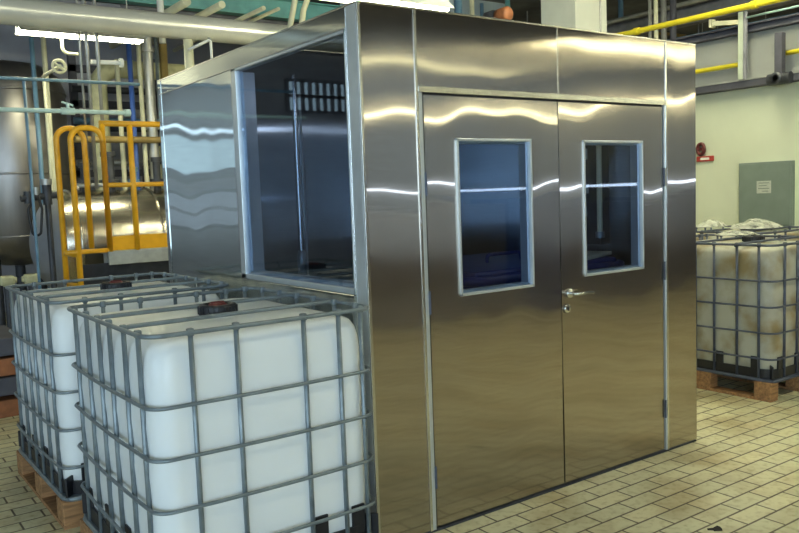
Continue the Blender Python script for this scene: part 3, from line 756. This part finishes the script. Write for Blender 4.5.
pipe('lagged_pipe', [(.97, 7.5, .0), (.97, 7.5, 3.35), (2.7, 7.5, 3.35)], .112, M['lag'], 'cream lagged pipe with a big elbow above the lying tank', rb=.26, flanges=[((0, .62), .125, .035), ((1, .25), .125, .035)])
pipe('lagged_pipe', [(1.135, 7.2, .0), (1.135, 7.2, 3.42)], .03, M['cream'], 'thin cream riser right beside the lagged pipe')
pipe('hanger_post', [(1.69, 7.1, .0), (1.69, 7.1, 3.8)], .05, M['brown'], 'brown hanger post under the duct beside the booth corner', 'post')
pipe('hanger_post', [(1.20, 5.0, 2.7), (1.20, 5.0, 3.28)], .048, M['cream'], 'short cream stub hanging under the thick duct', 'post')
pipe('angle_bracket', [(1.14, 4.85, 3.15), (1.38, 4.85, 3.27), (1.385, 4.85, 2.4)], .014, M['white'], 'thin white angle bracket under the duct above the booth edge', 'bracket', rb=.02, ties=[((1.38, 4.85, 3.26), (1.38, 4.90, 3.292))])
pipe('process_pipe', [(.30, 5.27, 3.04), (.60, 5.27, 3.05)], .022, M['white'], 'short white horizontal pipe above the yellow ladder', flanges=[((0, .98), .045, .03)])
pipe('process_pipe', [(.17, 5.80, 3.47), (.17, 5.80, 3.2), (.32, 5.80, 3.2)], .016, M['cream'], 'thin cream bent pipe below the left end of the duct lamp')
hw = root('hand_wheel', (.09, 5.65, 3.04), 'small round hand wheel with one crossbar below the duct lamp', 'hand wheel')
b_ = MB(); b_.tube([(.062 * math.cos(a / 24 * 2 * PI), 0, .062 * math.sin(a / 24 * 2 * PI)) for a in range(24)], .014, 8, True); b_.build('wheel_rim', M['cream'], hw)
b_ = MB(); b_.tube([(-.05, 0, .035), (.05, 0, -.035)], .015, 8); b_.cyl((0, -.03, 0), (0, .08, 0), .018); b_.cyl((0, .08, 0), (0, .72, 0), .018); b_.cyl((0, .7, -1.22), (0, .7, .01), .018); b_.build('crossbar', M['cream'], hw)
pipe('process_pipe', [(.52, 6.97, 2.42), (1.8, 6.97, 2.42)], .04, M['brown'], 'ochre horizontal pipe behind the yellow guard rail', flanges=[((0, .5), .06, .05)])
pipe('black_hose', [(-.24, 5.66, 1.72), (-.30, 5.66, 1.62), (-.275, 5.66, 1.36), (-.20, 5.66, 1.36), (-.17, 5.66, 1.62), (-.2, 5.66, 1.75)], .013, M['black'], 'black hose loop hanging in front of the upright tank', 'hose', rb=.05)
mf = root('valve_manifold', (-.2, 5.72, 0), 'dark valve manifold with a grey cap at the left end of the lying tank', 'manifold')
b_ = MB(); b_.cyl((-.15, 0, 1.73), (.22, 0, 1.76), .035); b_.cyl((.10, 0, 1.66), (.10, 0, 1.86), .045); b_.cyl((-.08, 0, 1.68), (-.08, 0, 1.80), .04); b_.build('manifold_body', M['machine'], mf)
b_ = MB(); b_.cyl((.10, 0, 1.86), (.10, 0, 1.92), .055); b_.cyl((.0, 0, 1.76), (0, 0, 1.84), .03); b_.build('cap', M['grey_pipe'], mf)
b_ = MB(); b_.cyl((.10, 0, 0), (.10, 0, 1.7), .03); b_.build('stem', M['machine'], mf)
pu = root('pump_unit', (1.95, 8.3, 0), 'dark pump cabinet with beige side behind the guard rail', 'machine')
b_ = MB(); b_.box((0, 0, .9), (1.3, .6, 1.8), .02); b_.build('cabinet', M['machine'], pu)
b_ = MB(); b_.lathe([(0, 0), (.22, 0), (.22, .5), (.15, .62), (0, .65)], 26, Matrix.Translation((.10, -.1, 1.8))); b_.build('drum', M['lag'], pu)
b_ = MB(); b_.tube(bend([(-.25, -.15, 1.78), (-.25, -.15, 2.2), (.15, -.35, 2.2), (.15, -.35, 1.9)], .1), .035, 10); b_.build('coupling', M['machine'], pu)
sb = root('service_rack', (2.3, 9.2, 0), 'dark service rack full of pipes far behind the lying tank', 'rack')
for x in (-1.2, 0, 1.2): MB().box((x, 0, 1.9), (.1, .1, 3.8), .004).build('rack_post', M['beam_dark'], sb)
for z in (2.1, 2.6, 3.1, 3.6): MB().box((0, 0, z), (2.5, .1, .1), .004).build('rack_beam', M['beam_dark'] if z != 2.6 else M['beam'], sb)
for i, (z, mt, x) in enumerate(((2.25, 'grey_pipe', 0), (2.75, 'machine', .1), (2.85, 'blue_line', 0), (3.3, 'machine', 0))):
    MB().tube([(-1.25 + x, -.1, z), (1.25 + x, -.1, z)], .05, 10).build('rack_pipe', M[mt], sb)

# rods above the duct and hangers
for k, (x, lab) in enumerate(((1.75, 'leftmost of the four'), (2.17, 'second from the left'), (2.70, 'third from the left'), (2.88, 'rightmost of the four'))):
    pipe('ceiling_rod', [(x, 9.4, 4.0), (x, 6.35 - .05 * k, 4.0)], (.05, .045, .028, .022)[k], M['cream'], 'pale pipe running back above the round duct, ' + lab, group='pale pipes above the duct')
pipe('duct_hanger', [(2.13, 4.6, 3.30), (2.24, 4.6, 3.72), (2.24, 4.6, 5.0)], .03, M['cream'], 'cream hanger strut above the booth top, left of two', 'strut', rb=.05)
pipe('duct_hanger', [(2.27, 4.6, 3.30), (2.33, 4.6, 3.60), (2.42, 4.6, 3.80), (2.42, 4.6, 5.0)], .03, M['cream'], 'cream hanger strut above the booth top, right of two', 'strut', rb=.05)
pipe('roof_riser', [(1.44, 6.4, 3.5), (1.44, 6.4, 5.0)], .04, M['white'], 'white drop pipe reaching down to the duct at the top left')
bd = root('board_stack', (-1.25, 4.25, 0), 'dark brown boards stacked low on the floor at the left edge', 'boards')
for k, (z, rz, mt) in enumerate(((.10, .05, 'rust'), (.25, -.04, 'beam_dark'), (.40, .03, 'rust'), (.56, .0, 'beam_dark'))):
    b_ = MB(); b_.box((0, 0, z), (1.0, .8, .14), .01, Matrix.Rotation(rz, 4, 'Z')); b_.build('board', M[mt], bd)
bd.children[0].location.z = -.03

# ------------------------------------------------------------------ lamps and daylight of the hall behind the camera
def row(x0, x1, y, z, label, tube, n, rad=.045, rz=0):
    t = root('lamp_row', ((x0 + x1) / 2, y, z), label, 'lamp', 'lamp rows in the hall behind the camera', rz)
    L = x1 - x0
    MB().box((0, 0, .075), (L, .12, .06), .006).build('housing', M['white'], t)
    for k in range(n):
        a = -L / 2 + L * k / n
        MB().cyl((a + .03, 0, 0), (a + L / n - .03, 0, 0), rad, 12).build('fluorescent_tube', tube, t)
    for k in range(4):
        x = -L / 2 + L * (k + .5) / 4
        MB().cyl((x, 0, .1), (x, 0, ZC - z), .008, 8).build('hanger_rod', M['grey_pipe'], t)
row(2.5, 8.2, -8.0, 3.80, 'row of dim fluorescent lamps mirrored as the dull upper band of the booth front', M['tube_dim'], 3)
row(7.2, 12.2, -5.6, 3.86, 'row of bright fluorescent lamps mirrored at the upper right of the booth front', M['tube_far'], 3)
row(2, 15.5, -14.5, 3.66, 'long far row of lit fluorescent lamps mirrored as the thin band across the doors', M['tube_far'], 8, .03)
row(12.0, 18.6, -10.6, 3.72, 'lamp row along the far hall wall, mirrored as the thin band at the right door', M['tube_far'], 5, .03, PI / 2)
row(8.5, 14.5, 5.2, 2.0, 'added low lamp row, hidden behind the painted wall to brighten the far hall', M['tube_far'], 4)  # unseen lamps added to lift the dark hall beyond the wall
row(-1.5, -.1, .9, 4.3, 'row of lit fluorescent lamps above the white caged totes', M['tube'], 1)
row(.8, 7.5, -2.4, 4.3, 'long row of lit fluorescent lamps above the tiled aisle before the booth', M['tube'], 8)
row(2.9, 6.2, 1.4, 4.2, 'short row of lit fluorescent lamps above the soiled totes', M['tube_strong'], 3)

mk = root('dark_mirror_bank', (8.6, -5.4, 0), 'bank of dark blocks added unseen behind the camera to darken the booth front reflection', 'dark blocks')  # added dark blocks that darken what the booth front mirrors
for k in range(-2, 8):
    MB().box((-5.2 + k * 1.45, 0, .70 + .03 * (k % 3)), (1.40, .8, 1.40 + .06 * (k % 3)), .02).build('dark_mirror_block', M['bank'] if k != 2 else M['vat'], mk)

def window(i, c, d, mat, nx, nz, axis):
    """daylit panes and added glowing panels with bars; axis: the wall's normal axis"""
    mb = MB(); mb.box(c, d); o = struct(mb.build('window_%d' % i, mat))
    fr = MB(); C = Vector(c)
    if axis == 'x':
        s = 1 if c[0] < 0 else -1
        for k in range(nx + 1): fr.box((c[0] + s * .03, c[1] - d[1] / 2 + d[1] * k / nx, c[2]), (.06, .07, d[2]))
        for k in range(nz + 1): fr.box((c[0] + s * .03, c[1], c[2] - d[2] / 2 + d[2] * k / nz), (.06, d[1], .06))
    else:
        s = 1 if c[1] < 0 else -1
        for k in range(nx + 1): fr.box((c[0] - d[0] / 2 + d[0] * k / nx, c[1] + s * .03, c[2]), (.07, .06, d[2]))
        for k in range(nz + 1): fr.box((c[0], c[1] + s * .03, c[2] - d[2] / 2 + d[2] * k / nz), (d[0], .06, .06))
    fr.build('window_frame', M['beam'], o)
window(1, (-3.4, YB - .02, 2.52), (2.3, .02, .62), M['day_dim'], 1, 1, 'y')
window(2, (-3.4, YB - .02, 2.12), (2.3, .02, .06), M['glow_cream'], 1, 1, 'y')  # glowing strip added for the bright line mirrored in the side panel
window(3, (-3.4, YB - .02, 2.94), (2.3, .02, .12), M['day'], 1, 1, 'y')  # bright strip added for the upper band mirrored in the side panel
window(7, (-3.4, YB - .02, 1.50), (2.3, .02, .62), M['day_faint'], 1, 2, 'y')
window(8, (-6.2, YB - .02, 3.60), (1.5, .02, .6), M['day_dim'], 9, 2, 'y')
window(9, (-3.15, YB - .02, 4.25), (1.0, .02, 1.3), M['glow_cream'], 1, 1, 'y')  # glowing panel added to brighten the far end of the fascia
window(10, (-6.6, YB - .02, 4.72), (3.0, .02, .54), M['glow_cream'], 1, 1, 'y')  # glowing panel added to brighten the near end of the fascia
window(4, (XL + .02, -4.0, 2.6), (.02, 8, 3.0), M['day_left'], 6, 3, 'x')
window(5, (XR - .02, -25, 1.66), (.02, 40, .13), M['day_strip'], 1, 1, 'x')
slab('wall_entrance', (-7.2, -9.1, ZC / 2), (11.6, .2, ZC), M['wall_far'])
window(6, (-6.2, -8.99, 2.4), (8.6, .02, 3.6), M['day_left'], 6, 3, 'y')

w = bpy.data.worlds.new('hall_air'); scene.world = w; w.use_nodes = True
w.node_tree.nodes['Background'].inputs[0].default_value = (.6, .7, .8, 1); w.node_tree.nodes['Background'].inputs[1].default_value = .05

# ------------------------------------------------------------------ camera
yaw, pitch, roll, f = .6184, -.0904, -.0372, 801.83
fw = Vector((math.sin(yaw) * math.cos(pitch), math.cos(yaw) * math.cos(pitch), math.sin(pitch)))
rt = Vector((math.cos(yaw), -math.sin(yaw), 0)); up = rt.cross(fw)
r2 = rt * math.cos(roll) + up * math.sin(roll); u2 = -rt * math.sin(roll) + up * math.cos(roll)
cam = bpy.data.cameras.new('camera'); co = bpy.data.objects.new('camera', cam); COL.objects.link(co)
co.matrix_world = Matrix(((r2.x, u2.x, -fw.x, -1.9516), (r2.y, u2.y, -fw.y, -2.9901), (r2.z, u2.z, -fw.z, 1.6396), (0, 0, 0, 1)))
cam.sensor_fit = 'HORIZONTAL'; cam.sensor_width = 36; cam.lens = f / 799 * 36; cam.clip_start = .05; cam.clip_end = 200
scene.camera = co
vs = scene.view_settings
vs.view_transform = 'Standard'; vs.look = 'None'; vs.gamma = 1; vs.use_curve_mapping = False; vs.exposure = 0.0
